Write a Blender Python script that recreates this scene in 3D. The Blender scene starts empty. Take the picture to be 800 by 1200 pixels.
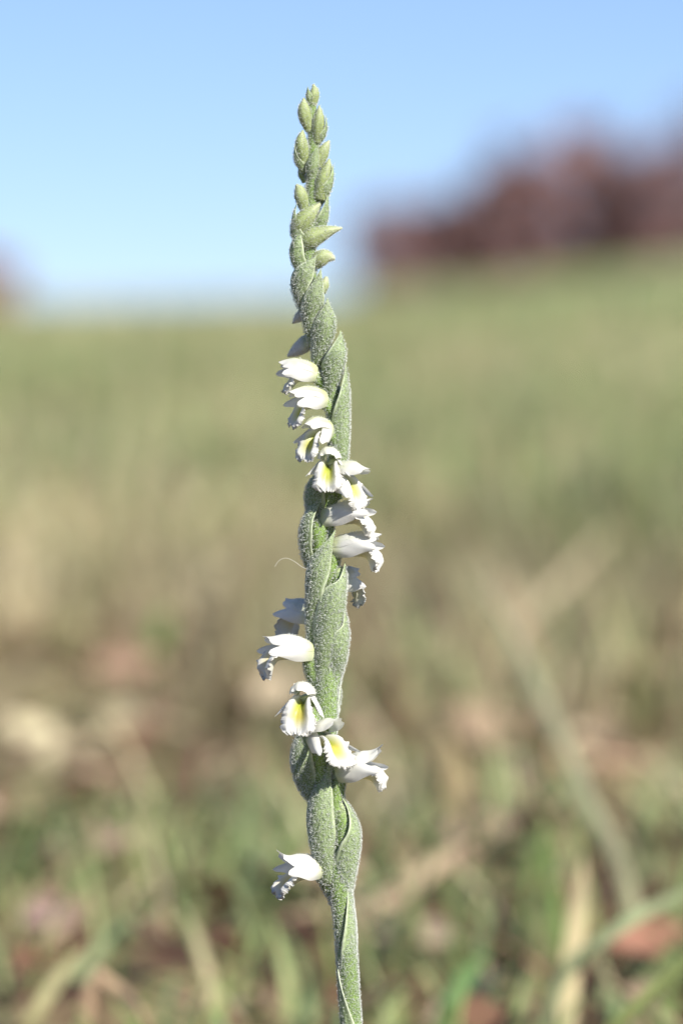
import bpy, math, random
import numpy as np
from mathutils import Vector

random.seed(7)
rng = np.random.default_rng(7)
scene = bpy.context.scene
COL = scene.collection

# ------------------------------------------------------------------ camera
CAM = np.array([0.0, -0.45, 0.112])
AIM = np.array([0.0, 0.0, 0.100])
FWD = (AIM - CAM) / np.linalg.norm(AIM - CAM)
RIGHT = np.array([1.0, 0.0, 0.0])
UP = np.cross(RIGHT, FWD)
FOCUS = float(np.linalg.norm(AIM - CAM))
cd = bpy.data.cameras.new('camera')
cam = bpy.data.objects.new('camera', cd)
COL.objects.link(cam)
cam.location = CAM
cam.rotation_euler = Vector(FWD).to_track_quat('-Z', 'Y').to_euler()
cd.sensor_fit = 'VERTICAL'
cd.sensor_height = 24.0
cd.sensor_width = 16.0
cd.lens = 24.0 * FOCUS / 0.12
cd.clip_start = 0.01
cd.clip_end = 2000
cd.dof.use_dof = True
cd.dof.focus_distance = FOCUS - 0.001
cd.dof.aperture_fstop = cd.lens / 8.8
cd.dof.aperture_blades = 0
scene.camera = cam

# ------------------------------------------------------------------ sky and sun
SUN_AZ, SUN_EL = math.radians(40), math.radians(36)      # to the right of and behind the camera
world = bpy.data.worlds.new('World')
scene.world = world
world.use_nodes = True
wn = world.node_tree
sky = wn.nodes.new('ShaderNodeTexSky')
sky.sky_type = 'NISHITA'
sky.sun_disc = False
sky.sun_elevation = SUN_EL
sky.sun_rotation = math.pi - SUN_AZ
sky.altitude = 3000
sky.air_density = 1.0
sky.dust_density = 0.0
sky.ozone_density = 4.0
bgn = wn.nodes['Background']
bgn.inputs['Strength'].default_value = 0.1015
wb = wn.nodes.new('ShaderNodeVectorMath')          # camera white balance, the same for the whole sky
wb.operation = 'MULTIPLY'
wb.inputs[1].default_value = (0.91, 0.97, 1.145)
gm = wn.nodes.new('ShaderNodeGamma')               # softer tone curve of the photograph's sky
gm.inputs['Gamma'].default_value = 0.75
wn.links.new(sky.outputs[0], gm.inputs[0])
wn.links.new(gm.outputs[0], wb.inputs[0])
wn.links.new(wb.outputs[0], bgn.inputs[0])
sd = bpy.data.lights.new('sun', 'SUN')
sd.energy = 4.5
sd.angle = math.radians(0.5)
sd.color = (1.0, 0.955, 0.88)
sun = bpy.data.objects.new('sun', sd)
COL.objects.link(sun)
tosun = Vector((math.sin(SUN_AZ) * math.cos(SUN_EL), -math.cos(SUN_AZ) * math.cos(SUN_EL), math.sin(SUN_EL)))
sun.rotation_euler = tosun.to_track_quat('Z', 'Y').to_euler()
sun.location = (3, -3, 4)

vs = scene.view_settings
vs.view_transform = 'Standard'
vs.look = 'None'
vs.exposure = 0.98
vs.gamma = 1.0
scene.cycles.max_bounces = 8
scene.cycles.transparent_max_bounces = 8

# ------------------------------------------------------------------ helpers
PXM = 1e-4      # one photo pixel at the plant is a tenth of a millimetre


def at(px, py, depth=0.0):
    """point seen at photo pixel (px, py), lying `depth` metres behind the plant"""
    d = FWD + RIGHT * (px - 400) * PXM / FOCUS + UP * (600 - py) * PXM / FOCUS
    return CAM + d * ((depth - CAM[1]) / d[1])


def tagged(o, label=None, cat=None, group=None, kind=None):
    if label: o['label'] = label
    if cat: o['category'] = cat
    if group: o['group'] = group
    if kind: o['kind'] = kind
    return o


def mesh_object(name, verts, faces, mats, parent=None, cols=None, mat_idx=None, smooth=True):
    me = bpy.data.meshes.new(name)
    me.from_pydata([tuple(v) for v in verts], [], faces)
    for m in mats: me.materials.append(m)
    if mat_idx is not None:
        me.polygons.foreach_set('material_index', np.asarray(mat_idx, dtype=np.int32))
    if cols is not None:
        a = me.color_attributes.new('tint', 'FLOAT_COLOR', 'POINT')
        c = np.ones((len(verts), 4), dtype=np.float32)
        c[:, :3] = np.asarray(cols, dtype=np.float32)[:, :3]
        a.data.foreach_set('color', c.ravel())
    if smooth:
        me.polygons.foreach_set('use_smooth', np.ones(len(me.polygons), dtype=bool))
    me.update()
    o = bpy.data.objects.new(name, me)
    COL.objects.link(o)
    if parent is not None: o.parent = parent
    return o


def fast_mesh(name, V, F, mat, cols=None, smooth=False):
    """V (n,3), F (m,3) triangles, straight from numpy"""
    me = bpy.data.meshes.new(name)
    me.vertices.add(len(V)); me.vertices.foreach_set('co', V.astype(np.float32).ravel())
    me.loops.add(F.size); me.loops.foreach_set('vertex_index', F.astype(np.int32).ravel())
    me.polygons.add(len(F))
    me.polygons.foreach_set('loop_start', np.arange(0, F.size, 3, dtype=np.int32))
    if smooth: me.polygons.foreach_set('use_smooth', np.ones(len(F), dtype=bool))
    me.materials.append(mat)
    if cols is not None:
        a = me.color_attributes.new('tint', 'FLOAT_COLOR', 'POINT')
        c = np.ones((len(V), 4), dtype=np.float32); c[:, :3] = cols
        a.data.foreach_set('color', c.ravel())
    me.update(calc_edges=True); me.validate()
    o = bpy.data.objects.new(name, me)
    COL.objects.link(o)
    return o


def catmull(st, n):
    """stations (rows) -> n rows along a centripetal-ish spline"""
    st = np.asarray(st, dtype=float)
    k = len(st)
    seg = np.linalg.norm(np.diff(st[:, :3], axis=0), axis=1) + 1e-6
    t = np.concatenate([[0], np.cumsum(seg)]); t /= t[-1]
    m = np.zeros_like(st)
    m[0] = (st[1] - st[0]) / (t[1] - t[0]); m[-1] = (st[-1] - st[-2]) / (t[-1] - t[-2])
    for i in range(1, k - 1):
        m[i] = (st[i + 1] - st[i - 1]) / (t[i + 1] - t[i - 1])
    u = np.linspace(0, 1, n)
    out = np.empty((n, st.shape[1]))
    for j, q in enumerate(u):
        i = min(max(np.searchsorted(t, q) - 1, 0), k - 2)
        h = t[i + 1] - t[i]; s = (q - t[i]) / h
        out[j] = ((2*s**3 - 3*s**2 + 1) * st[i] + (s**3 - 2*s**2 + s) * h * m[i]
                  + (-2*s**3 + 3*s**2) * st[i + 1] + (s**3 - s**2) * h * m[i + 1])
    return out


# ------------------------------------------------------------------ materials
def new_mat(name):
    m = bpy.data.materials.new(name); m.use_nodes = True
    nt = m.node_tree; nt.nodes.clear()
    out = nt.nodes.new('ShaderNodeOutputMaterial')
    return m, nt, out


def node(nt, t, **kw):
    n = nt.nodes.new(t)
    for k, v in kw.items():
        if hasattr(n, k) and k not in n.inputs: setattr(n, k, v)
        else: n.inputs[k].default_value = v
    return n


def leafy(name, trans=0.3, rough=0.5, spec=0.3, noise_scale=3000, noise_amt=0.3, bump=0.2, bump_scale=6000, bump_dist=5e-5):
    """surface coloured by its own tint attribute, partly translucent, fine mottling and relief"""
    m, nt, out = new_mat(name); L = nt.links.new
    att = node(nt, 'ShaderNodeAttribute', attribute_name='tint')
    tc = node(nt, 'ShaderNodeTexCoord')
    nz = node(nt, 'ShaderNodeTexNoise', Scale=noise_scale, Detail=3.0)
    L(tc.outputs['Object'], nz.inputs['Vector'])
    mr = node(nt, 'ShaderNodeMapRange'); mr.inputs['From Min'].default_value = 0.3; mr.inputs['From Max'].default_value = 0.7
    mr.inputs['To Min'].default_value = 1 - noise_amt; mr.inputs['To Max'].default_value = 1 + noise_amt * 0.5
    L(nz.outputs['Fac'], mr.inputs['Value'])
    mul = node(nt, 'ShaderNodeVectorMath', operation='MULTIPLY')
    L(att.outputs['Color'], mul.inputs[0]); L(mr.outputs[0], mul.inputs[1])
    bs = node(nt, 'ShaderNodeBsdfPrincipled', Roughness=rough)
    bs.inputs['Specular IOR Level'].default_value = spec
    L(mul.outputs[0], bs.inputs['Base Color'])
    tr = node(nt, 'ShaderNodeBsdfTranslucent'); L(mul.outputs[0], tr.inputs['Color'])
    mx = node(nt, 'ShaderNodeMixShader', Fac=trans)
    L(bs.outputs[0], mx.inputs[1]); L(tr.outputs[0], mx.inputs[2]); L(mx.outputs[0], out.inputs['Surface'])
    if bump > 0:
        bz = node(nt, 'ShaderNodeTexNoise', Scale=bump_scale, Detail=2.0)
        L(tc.outputs['Object'], bz.inputs['Vector'])
        bp = node(nt, 'ShaderNodeBump', Strength=bump, Distance=bump_dist)
        L(bz.outputs['Fac'], bp.inputs['Height']); L(bp.outputs[0], bs.inputs['Normal'])
    return m


M_GREEN = leafy('hairy_green_tissue', trans=0.10, rough=0.55, spec=0.25, noise_scale=2500, noise_amt=0.28, bump=0.5, bump_scale=5000)
M_BUD = leafy('bud_tissue', trans=0.18, rough=0.5, spec=0.3, noise_scale=1800, noise_amt=0.16, bump=0.4, bump_scale=5000)
M_PETAL = leafy('white_petal', trans=0.36, rough=0.42, spec=0.35, noise_scale=900, noise_amt=0.06, bump=0.35, bump_scale=7000, bump_dist=4e-5)
M_LIP = leafy('frilled_lip', trans=0.38, rough=0.38, spec=0.4, noise_scale=900, noise_amt=0.06, bump=0.5, bump_scale=6000, bump_dist=5e-5)
M_HAIR = leafy('silvery_hairs', trans=0.35, rough=0.35, spec=0.5, noise_amt=0.0, bump=0)
M_GRASS = leafy('grass_blade', trans=0.30, rough=0.55, spec=0.25, noise_scale=60, noise_amt=0.15, bump=0)
M_LITTER = leafy('dead_leaf', trans=0.12, rough=0.75, spec=0.15, noise_scale=300, noise_amt=0.35, bump=0)
M_CROWN = leafy('autumn_leaves', trans=0.2, rough=0.7, spec=0.15, noise_scale=2, noise_amt=0.2, bump=0)
M_BARK = leafy('bark', trans=0.0, rough=0.9, spec=0.1, noise_scale=6, noise_amt=0.4, bump=0)


def ground_material():
    m, nt, out = new_mat('meadow_soil'); L = nt.links.new
    tc = node(nt, 'ShaderNodeTexCoord')
    n1 = node(nt, 'ShaderNodeTexNoise', Scale=28.0, Detail=6.0, Roughness=0.65)
    n2 = node(nt, 'ShaderNodeTexNoise', Scale=1.1, Detail=4.0)
    n3 = node(nt, 'ShaderNodeTexNoise', Scale=240.0, Detail=4.0, Roughness=0.7)
    for n in (n1, n2, n3): L(tc.outputs['Object'], n.inputs['Vector'])
    r1 = node(nt, 'ShaderNodeValToRGB')
    e = r1.color_ramp.elements
    e[0].position = 0.36; e[0].color = (0.045, 0.022, 0.016, 1)
    e[1].position = 0.70; e[1].color = (0.40, 0.27, 0.18, 1)
    k = e.new(0.46); k.color = (0.15, 0.075, 0.05, 1)
    k = e.new(0.57); k.color = (0.22, 0.19, 0.09, 1)
    L(n1.outputs['Fac'], r1.inputs['Fac'])
    r2 = node(nt, 'ShaderNodeValToRGB')
    e = r2.color_ramp.elements
    e[0].position = 0.38; e[0].color = (0.23, 0.27, 0.115, 1)
    e[1].position = 0.66; e[1].color = (0.36, 0.36, 0.19, 1)
    L(n2.outputs['Fac'], r2.inputs['Fac'])
    sx = node(nt, 'ShaderNodeSeparateXYZ'); L(tc.outputs['Object'], sx.inputs[0])
    mr = node(nt, 'ShaderNodeMapRange'); mr.inputs['From Min'].default_value = 0.5; mr.inputs['From Max'].default_value = 3.5
    L(sx.outputs['Y'], mr.inputs['Value'])
    mx = node(nt, 'ShaderNodeMix', data_type='RGBA')
    L(mr.outputs[0], mx.inputs[0]); L(r1.outputs[0], mx.inputs[6]); L(r2.outputs[0], mx.inputs[7])
    bs = node(nt, 'ShaderNodeBsdfPrincipled', Roughness=0.9)
    bs.inputs['Specular IOR Level'].default_value = 0.15
    L(mx.outputs[2], bs.inputs['Base Color'])
    bp = node(nt, 'ShaderNodeBump', Strength=0.8, Distance=0.004)
    L(n3.outputs['Fac'], bp.inputs['Height']); L(bp.outputs[0], bs.inputs['Normal'])
    L(bs.outputs[0], out.inputs['Surface'])
    return m


# ------------------------------------------------------------------ ground
def smooth(x, a, b):
    t = np.clip((x - a) / (b - a), 0, 1); return t * t * (3 - 2 * t)


CREST = 105.0


def terrain(x, y):
    x = np.asarray(x, float); y = np.asarray(y, float)
    yy = np.where(y > CREST, CREST - 0.5 * (y - CREST), y)
    z = 0.0281 * np.maximum(yy, 0) * smooth(y, -0.2, 0.6)
    sp = np.log1p(np.exp(np.clip((x + 1.0) * 0.5, -30, 30))) / 0.5        # rises to the right
    sp = 30 * np.tanh(sp / 30)
    z += 0.118 * sp * smooth(y, 3, 90)
    near = 0.004 * (np.sin(23 * x + 1.3) * np.cos(19 * y + 0.4) + 0.6 * np.sin(51 * x - 37 * y))
    far = 0.05 * np.sin(0.9 * x + 0.2) * np.sin(0.31 * y + 1.0) + 0.02 * np.sin(2.9 * x) * np.sin(1.7 * y)
    z += near * smooth(np.abs(y), 0.02, 0.3) + far * smooth(y, 2, 20)
    return z


def build_ground():
    ys = np.concatenate([np.linspace(-8, -0.8, 14), np.linspace(-0.7, 1.5, 90), 1.5 + np.geomspace(0.04, 260, 130)])
    us = np.linspace(-1, 1, 91); us = np.sign(us) * np.abs(us) ** 1.6
    V = []
    for y in ys:
        hw = 2.0 + 0.8 * abs(y)
        xs = us * hw
        V.append(np.stack([xs, np.full_like(xs, y), terrain(xs, np.full_like(xs, y))], 1))
    V = np.concatenate(V); n = len(us)
    F = [(i * n + j, i * n + j + 1, (i + 1) * n + j + 1, (i + 1) * n + j) for i in range(len(ys) - 1) for j in range(n - 1)]
    g = mesh_object('ground', V, F, [ground_material()])
    tagged(g, 'sloping meadow ground of brown soil and dry litter', 'ground', kind='structure')


build_ground()

# ------------------------------------------------------------------ grass and litter (uncountable)
GREEN = np.array([[0.19, 0.26, 0.085], [0.25, 0.305, 0.115], [0.21, 0.27, 0.13], [0.30, 0.34, 0.15], [0.15, 0.21, 0.09]])
STRAW = np.array([[0.46, 0.40, 0.23], [0.55, 0.48, 0.31], [0.40, 0.32, 0.19], [0.36, 0.34, 0.17]])
BROWN = np.array([[0.24, 0.12, 0.075], [0.32, 0.18, 0.12], [0.14, 0.07, 0.045]])


def patch_noise(x, y, s, seed):
    r = np.random.default_rng(seed)
    v = np.zeros_like(x)
    for _ in range(7):
        a = r.uniform(0, 6.28); f = s * r.uniform(0.5, 1.8)
        v += np.sin((x * math.cos(a) + y * math.sin(a)) * f + r.uniform(0, 6.28))
    return v / 3.0


def blades(n, x, y, h, w, lean, straw_p):
    """n curved tapering blades, 3 segments each"""
    z = terrain(x, y) - 0.002
    az = rng.uniform(0, 2 * math.pi, n)
    face = az + rng.normal(0, 0.6, n) + math.pi / 2
    dx, dy = np.cos(az), np.sin(az)
    wx, wy = np.cos(face), np.sin(face)
    ts = np.array([0, 0.4, 0.75, 1.0]); ws = np.array([0.8, 1.0, 0.65, 0.0])
    V = np.zeros((n, 7, 3)); k = 0
    for t, wf in zip(ts, ws):
        hor = h * lean * t ** 1.8
        ver = h * np.sqrt(np.maximum(0.05, 1 - (lean * 0.8) ** 2)) * (t - 0.25 * lean * t * t)
        c = np.stack([x + dx * hor, y + dy * hor, z + ver], 1)
        off = np.stack([wx, wy, np.zeros(n)], 1) * (w * wf * 0.5)[:, None]
        if t < 1:
            V[:, k] = c - off; V[:, k + 1] = c + off; k += 2
        else:
            V[:, k] = c; k += 1
    T = np.array([[0, 1, 3], [0, 3, 2], [2, 3, 5], [2, 5, 4], [4, 5, 6]])
    F = (np.arange(n)[:, None, None] * 7 + T[None]).reshape(-1, 3)
    pick = rng.uniform(0, 1, n)
    col = GREEN[rng.integers(0, len(GREEN), n)]
    st = pick < straw_p
    col = np.where(st[:, None], STRAW[rng.integers(0, len(STRAW), n)], col)
    br = (pick > 0.94) & (y < 3)
    col = np.where(br[:, None], BROWN[rng.integers(0, len(BROWN), n)], col)
    col = col * rng.uniform(0.8, 1.2, (n, 1)) * (1 + 0.25 * patch_noise(x, y, 17.0, 21))[:, None].clip(0.5, 1.5)
    C = np.repeat(col, 7, axis=0)
    return V.reshape(-1, 3), F, C


def build_grass():
    Vs, Fs, Cs, off = [], [], [], 0

    def add(n, y0, y1, hw_f, h0, h1, w0, w1, lean=(0.2, 0.95), power=1.0, keep=None):
        nonlocal off
        y = y0 + (y1 - y0) * rng.uniform(0, 1, n) ** power
        x = rng.uniform(-1, 1, n) * hw_f(y)
        if keep is not None:
            k = keep(x, y); x, y = x[k], y[k]; n = len(x)
        g = patch_noise(x, y, 9.0 / (1 + 0.3 * np.maximum(y, 0)), 3)
        sp = np.clip(0.36 + 0.17 * smooth(y, 0.5, 1.1) - 0.08 * smooth(y, 2.5, 9) + 0.33 * g, 0.1, 0.92)
        h = rng.uniform(h0, h1, n); w = rng.uniform(w0, w1, n)
        ln = rng.uniform(lean[0], lean[1], n)
        V, F, C = blades(n, x, y, h, w, ln, sp)
        Vs.append(V); Fs.append(F + off); Cs.append(C); off += len(V)

    clump = lambda s, t, seed: (lambda x, y: patch_noise(x, y, s, seed) > t + rng.normal(0, 0.25, len(x)))
    add(5200, -0.62, 0.12, lambda y: 0.42 + 0 * y, 0.012, 0.030, 0.0010, 0.0022, (0.5, 1.0), keep=clump(26, -0.25, 5))
    add(1600, 0.12, 0.25, lambda y: 0.38 + 0.15 * y, 0.012, 0.028, 0.0012, 0.0026, keep=clump(24, -0.05, 5))
    add(9000, 0.25, 0.65, lambda y: 0.40 + 0.42 * y, 0.018, 0.042, 0.0010, 0.0022, keep=clump(24, 0.05, 5))
    add(24000, 0.65, 1.5, lambda y: 0.40 + 0.42 * y, 0.020, 0.052, 0.0012, 0.0028, keep=clump(16, -0.35, 5))
    add(40000, 1.3, 4.5, lambda y: 0.35 + 0.5 * y, 0.03, 0.065, 0.002, 0.0045, power=1.4, keep=clump(12, -0.75, 6))
    add(44000, 4.5, 15, lambda y: 0.35 + 0.5 * y, 0.04, 0.08, 0.005, 0.009, power=1.5)
    add(46000, 15, 104, lambda y: 1.0 + 0.45 * y, 0.06, 0.12, 0.02, 0.05, power=1.7)
    V, F, C = np.concatenate(Vs), np.concatenate(Fs), np.concatenate(Cs)
    o = fast_mesh('grass', V, F, M_GRASS, C)
    tagged(o, 'short green and straw coloured meadow grass, far out of focus', 'grass', kind='stuff')


def build_litter():
    """flat curled scraps of dead leaf and stalk between the grass"""
    n = 5600
    y = -0.6 + 1.9 * rng.uniform(0, 1, n) ** 1.1
    x = rng.uniform(-1, 1, n) * (0.42 + 0.40 * np.maximum(y, 0))
    z = terrain(x, y) + rng.uniform(0.001, 0.007, n)
    L = rng.uniform(0.005, 0.022, n) * (1 + 0.1 * np.maximum(y, 0)); W = L * rng.uniform(0.12, 0.7, n)
    az = rng.uniform(0, 6.28, n); tilt = rng.normal(0, 0.35, n); roll = rng.normal(0, 0.35, n)
    f = np.stack([np.cos(az) * np.cos(tilt), np.sin(az) * np.cos(tilt), np.sin(tilt)], 1)
    s = np.stack([-np.sin(az) * np.cos(roll), np.cos(az) * np.cos(roll), np.sin(roll)], 1)
    c = np.stack([x, y, z + np.abs(np.sin(tilt)) * L * 0.5 + np.abs(np.sin(roll)) * W * 0.5], 1)
    prof = [(-0.5, 0, 0), (-0.2, 0.5, 0.12), (-0.2, -0.5, 0.12), (0.2, 0.45, 0.10), (0.2, -0.45, 0.10), (0.5, 0, 0.05), (0, 0, -0.05)]
    V = np.zeros((n, 7, 3))
    for k, (a, b, u) in enumerate(prof):
        V[:, k] = c + f * (L * a)[:, None] + s * (W * b)[:, None]
        V[:, k, 2] += L * u
    T = np.array([[0, 2, 6], [0, 6, 1], [2, 4, 6], [6, 3, 1], [4, 5, 6], [6, 5, 3]])
    F = (np.arange(n)[:, None, None] * 7 + T[None]).reshape(-1, 3)
    pal = np.array([[0.40, 0.29, 0.19], [0.48, 0.38, 0.26], [0.24, 0.13, 0.08], [0.46, 0.40, 0.25], [0.36, 0.23, 0.155], [0.13, 0.07, 0.05]])
    g = patch_noise(x, y, 20.0, 11)
    idx = rng.integers(0, 6, n)
    dark = (g < -0.35) & (y < 0.9)
    idx = np.where(dark, np.where(rng.uniform(0, 1, n) < 0.5, 5, 2), idx)      # the darker brown scraps lie together in patches
    C = np.repeat(pal[idx] * rng.uniform(0.55, 1.15, (n, 1)), 7, axis=0)
    o = fast_mesh('leaf_litter', V.reshape(-1, 3), F, M_LITTER, C)
    tagged(o, 'scattered scraps of brown dead leaf on the soil', 'litter', kind='stuff')


build_grass()
build_litter()


# ------------------------------------------------------------------ trees on the skyline
def tree(name, px, py_base, py_top, half_px, dist, palette, leaves, label, seed, leaf=0.16, group=None):
    r = np.random.default_rng(seed)
    top = at(px, py_top, dist)
    bx = top[0]; bz = float(terrain(bx, dist)) - 0.1
    H = top[2] - bz
    R = half_px * PXM / FOCUS * (dist + 0.45)
    e = bpy.data.objects.new(name, None); COL.objects.link(e)
    e.location = (bx, dist, bz)
    tagged(e, label, 'tree', group)
    # trunk and limbs
    V, F = [], []

    def limb(p, q, r0, r1):
        p, q = np.array(p, float), np.array(q, float)
        d = (q - p) / np.linalg.norm(q - p)
        a = np.cross(d, [0.3, 0.9, 0.2]); a /= np.linalg.norm(a); b = np.cross(d, a)
        base = len(V)
        mid = (p + q) / 2 + r.normal(0, 0.04, 3) * np.linalg.norm(q - p)
        for c, rad in ((p, r0), (mid, (r0 + r1) / 2), (q, r1)):
            for k in range(6):
                an = k * math.pi / 3
                V.append(c + (a * math.cos(an) + b * math.sin(an)) * rad)
        for i in range(2):
            for k in range(6):
                F.append((base + i*6 + k, base + i*6 + (k+1) % 6, base + (i+1)*6 + (k+1) % 6, base + (i+1)*6 + k))
    limb((0, 0, 0), (0.05 * R, 0, H * 0.35), 0.05 * H, 0.035 * H)
    limb((0.05 * R, 0, H * 0.35), (0, 0.1, H * 0.85), 0.035 * H, 0.01 * H)
    tips = []
    for k in range(16):
        a = r.uniform(0, 6.28); z0 = H * r.uniform(0.15, 0.7)
        q = (math.cos(a) * R * r.uniform(.5, .95), math.sin(a) * R * r.uniform(.5, .95), min(H * 0.98, z0 + H * r.uniform(0.1, 0.35)))
        limb((0.03 * R, 0, z0), q, 0.016 * H, 0.004 * H); tips.append(q)
        for _ in range(3):
            q2 = np.array(q) * r.uniform(0.8, 1.1) + r.normal(0, 0.12 * R, 3)
            limb(np.array(q) * 0.75 + np.array([0, 0, z0 * 0.25]), q2, 0.006 * H, 0.002 * H)
    mesh_object('trunk', V, F, [M_BARK], e, cols=np.tile([[0.10, 0.075, 0.065]], (len(V), 1)))
    # crown: leaf-sized faces in clumps
    nc = 46
    cl = []
    while len(cl) < nc:
        p = r.uniform(-1, 1, 3)
        if p[0]**2 + p[1]**2 < (1 - max(0, p[2]) ** 2.5): cl.append(p)
    cl = np.array(cl) * np.array([R, R, H * 0.47]) + np.array([0, 0, H * 0.5])
    cs = r.uniform(0.2, 0.42, nc) * R
    ci = r.integers(0, nc, leaves)
    P = cl[ci] + r.normal(0, 0.55, (leaves, 3)) * cs[ci][:, None]
    P[:, 2] = np.clip(P[:, 2], 0.05, None)
    d1 = r.normal(0, 1, (leaves, 3)); d1 /= np.linalg.norm(d1, axis=1)[:, None]
    d2 = np.cross(d1, r.normal(0, 1, (leaves, 3))); d2 /= np.linalg.norm(d2, axis=1)[:, None]
    s = r.uniform(0.6, 1.3, (leaves, 1)) * leaf
    Vc = np.stack([P - d1 * s, P + d2 * s * 0.5, P + d1 * s, P - d2 * s * 0.5], 1).reshape(-1, 3)
    Fc = (np.arange(leaves)[:, None, None] * 4 + np.array([[0, 1, 2], [0, 2, 3]])[None]).reshape(-1, 3)
    pal = np.array(palette)
    cc = pal[(ci + r.integers(0, 2, leaves)) % len(pal)] * r.uniform(0.8, 1.2, (leaves, 1))
    c = fast_mesh('crown', Vc, Fc, M_CROWN, np.repeat(cc, 4, axis=0))
    c.parent = e


RUST = [[0.26, 0.13, 0.12], [0.31, 0.17, 0.155], [0.19, 0.10, 0.10], [0.31, 0.20, 0.19]]
MAUVE = [[0.28, 0.19, 0.19], [0.34, 0.23, 0.22], [0.23, 0.15, 0.17]]
ORANGE = [[0.50, 0.19, 0.08], [0.42, 0.15, 0.07], [0.34, 0.14, 0.08]]
G = 'autumn trees along the skyline'
tree('autumn_tree', 458, 345, 230, 46, 96, MAUVE + RUST, 1500, 'low reddish brown tree, the one nearest the orchid, blurred on the skyline', 1, group=G)
tree('autumn_tree', 530, 335, 222, 48, 98, RUST, 2300, 'dark rusty brown tree second from the orchid on the skyline', 2, group=G)
tree('autumn_tree', 605, 328, 165, 55, 97, RUST, 2600, 'dark rusty brown tree in the middle of the blurred skyline row', 3, group=G)
tree('autumn_tree', 690, 320, 120, 52, 99, RUST + ORANGE[:1], 2300, 'tallest rusty orange topped tree of the skyline row', 4, group=G)
tree('autumn_tree', 760, 310, 148, 45, 97, MAUVE + RUST[:2], 1500, 'pale mauve brown tree right of the tallest skyline tree', 5, group=G)
tree('autumn_tree', 822, 303, 100, 62, 101, MAUVE, 900, 'sparse thin leaved greyish tree at the right edge of the picture', 6, group=G)
tree('autumn_tree', 818, 300, 205, 50, 105, RUST, 2200, 'low brown tree at the right picture edge under the sparse greyish one', 11, group=G)
tree('autumn_tree', 568, 332, 225, 50, 103, RUST, 2200, 'dark low tree filling the gap left of the skyline middle', 9, group=G)
tree('autumn_tree', 740, 312, 200, 60, 104, RUST + MAUVE, 2200, 'dark low tree behind the tallest skyline tree', 10, group=G)
tree('autumn_tree', -12, 372, 300, 28, 98, ORANGE, 2200, 'small orange brown tree at the left edge of the skyline', 7, group=G)


# ------------------------------------------------------------------ single blades and stalks one can make out in the blur
def ribbon(name, pts, width, color, label, cat, group=None, fold=0.10, parent=None):
    """creased blade along 3-D points, 2 faces wide, tapering to its tip"""
    st = catmull(np.asarray(pts, float), 14)
    V, F, C = [], [], []
    for i, p in enumerate(st):
        t = st[min(i + 1, 13)] - st[max(i - 1, 0)]; t /= np.linalg.norm(t)
        s = np.cross(t, p - CAM); s /= np.linalg.norm(s)
        best = None
        for k in (-0.35, 0.35):                          # blades turn their flat side to the light
            q = s + k * np.array([0, 1, 0]); q -= t * np.dot(q, t); q /= np.linalg.norm(q)
            d = abs(np.dot(np.cross(q, t), np.array(tosun)))
            if best is None or d > best[0]: best = (d, q)
        s = best[1]
        nrm = np.cross(s, t)
        u = i / 13
        w = width * 0.5 * (0.75 + 0.5 * u if u < 0.5 else 1.0) * (1 - max(0, (u - 0.6) / 0.4) ** 1.6 * 0.96)
        V += [p - s * w + nrm * w * fold, p + nrm * w * -fold, p + s * w + nrm * w * fold,
              p + nrm * (w * -fold - 0.00025)]
        C += [np.array(color) * (1 + 0.08 * math.sin(i * 1.7))] * 4
    for i in range(13):
        a, b = i * 4, i * 4 + 4
        F += [(a, a + 1, b + 1, b), (a + 1, a + 2, b + 2, b + 1), (a, b, b + 3, a + 3), (a + 3, b + 3, b + 2, a + 2)]
    o = mesh_object(name, V, F, [M_GRASS], parent, cols=np.clip(C, 0, 1), smooth=False)
    return tagged(o, label, cat, group)


def ground_at(px, depth):
    p = at(px, 900, depth); return np.array([p[0], depth, float(terrain(p[0], depth)) - 0.003])


def blade_px(name, pix, depths, width, color, label, cat, group=None):
    pts = [at(x, y, d) for (x, y), d in zip(pix, depths)]
    foot = pts[0] + 0.35 * (pts[0] - pts[1])                # rooted in the turf
    foot[2] = float(terrain(foot[0], foot[1])) - 0.002
    if pts[0][2] > foot[2] + 0.006: pts = [foot] + pts
    ribbon(name, pts, width, color, label, cat, group)


SG, BG = 'pale straws in the blurred meadow', 'green blades in the blurred meadow'
blade_px('dry_straw', [(580, 770), (610, 735), (665, 675), (724, 610)], [0.74, 0.76, 0.79, 0.82], 0.0036, (0.46, 0.38, 0.25), 'pale straw slanting up to the right beside the upper end of a long green blade', 'straw', SG)
blade_px('grass_blade', [(740, 1050), (690, 940), (640, 830), (600, 745), (553, 665)], [0.26, 0.30, 0.34, 0.38, 0.42], 0.0032, (0.42, 0.41, 0.24), 'long olive green blade leaning to upper left across the right half', 'grass blade', BG)
blade_px('dry_straw', [(600, 826), (660, 800), (740, 781), (830, 768)], [0.70, 0.72, 0.74, 0.76], 0.0052, (0.46, 0.34, 0.23), 'broad pale straw lying almost level at the right edge', 'straw', SG)
blade_px('dry_straw', [(664, 1185), (672, 1110), (680, 1050), (684, 1000)], [0.17, 0.18, 0.19, 0.2], 0.0036, (0.50, 0.42, 0.24), 'upright creamy straw in the lower right corner', 'straw', SG)
blade_px('grass_blade', [(655, 1150), (720, 1090), (780, 1056), (850, 1030)], [0.17, 0.17, 0.18, 0.19], 0.0023, (0.26, 0.30, 0.16), 'pale green blade arching out at the lower right edge', 'grass blade', BG)
blade_px('grass_blade', [(700, 1230), (750, 1175), (800, 1130), (850, 1100)], [0.12, 0.12, 0.12, 0.12], 0.0020, (0.24, 0.28, 0.10), 'thin yellowish green blade in the bottom right corner', 'grass blade', BG)
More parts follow.
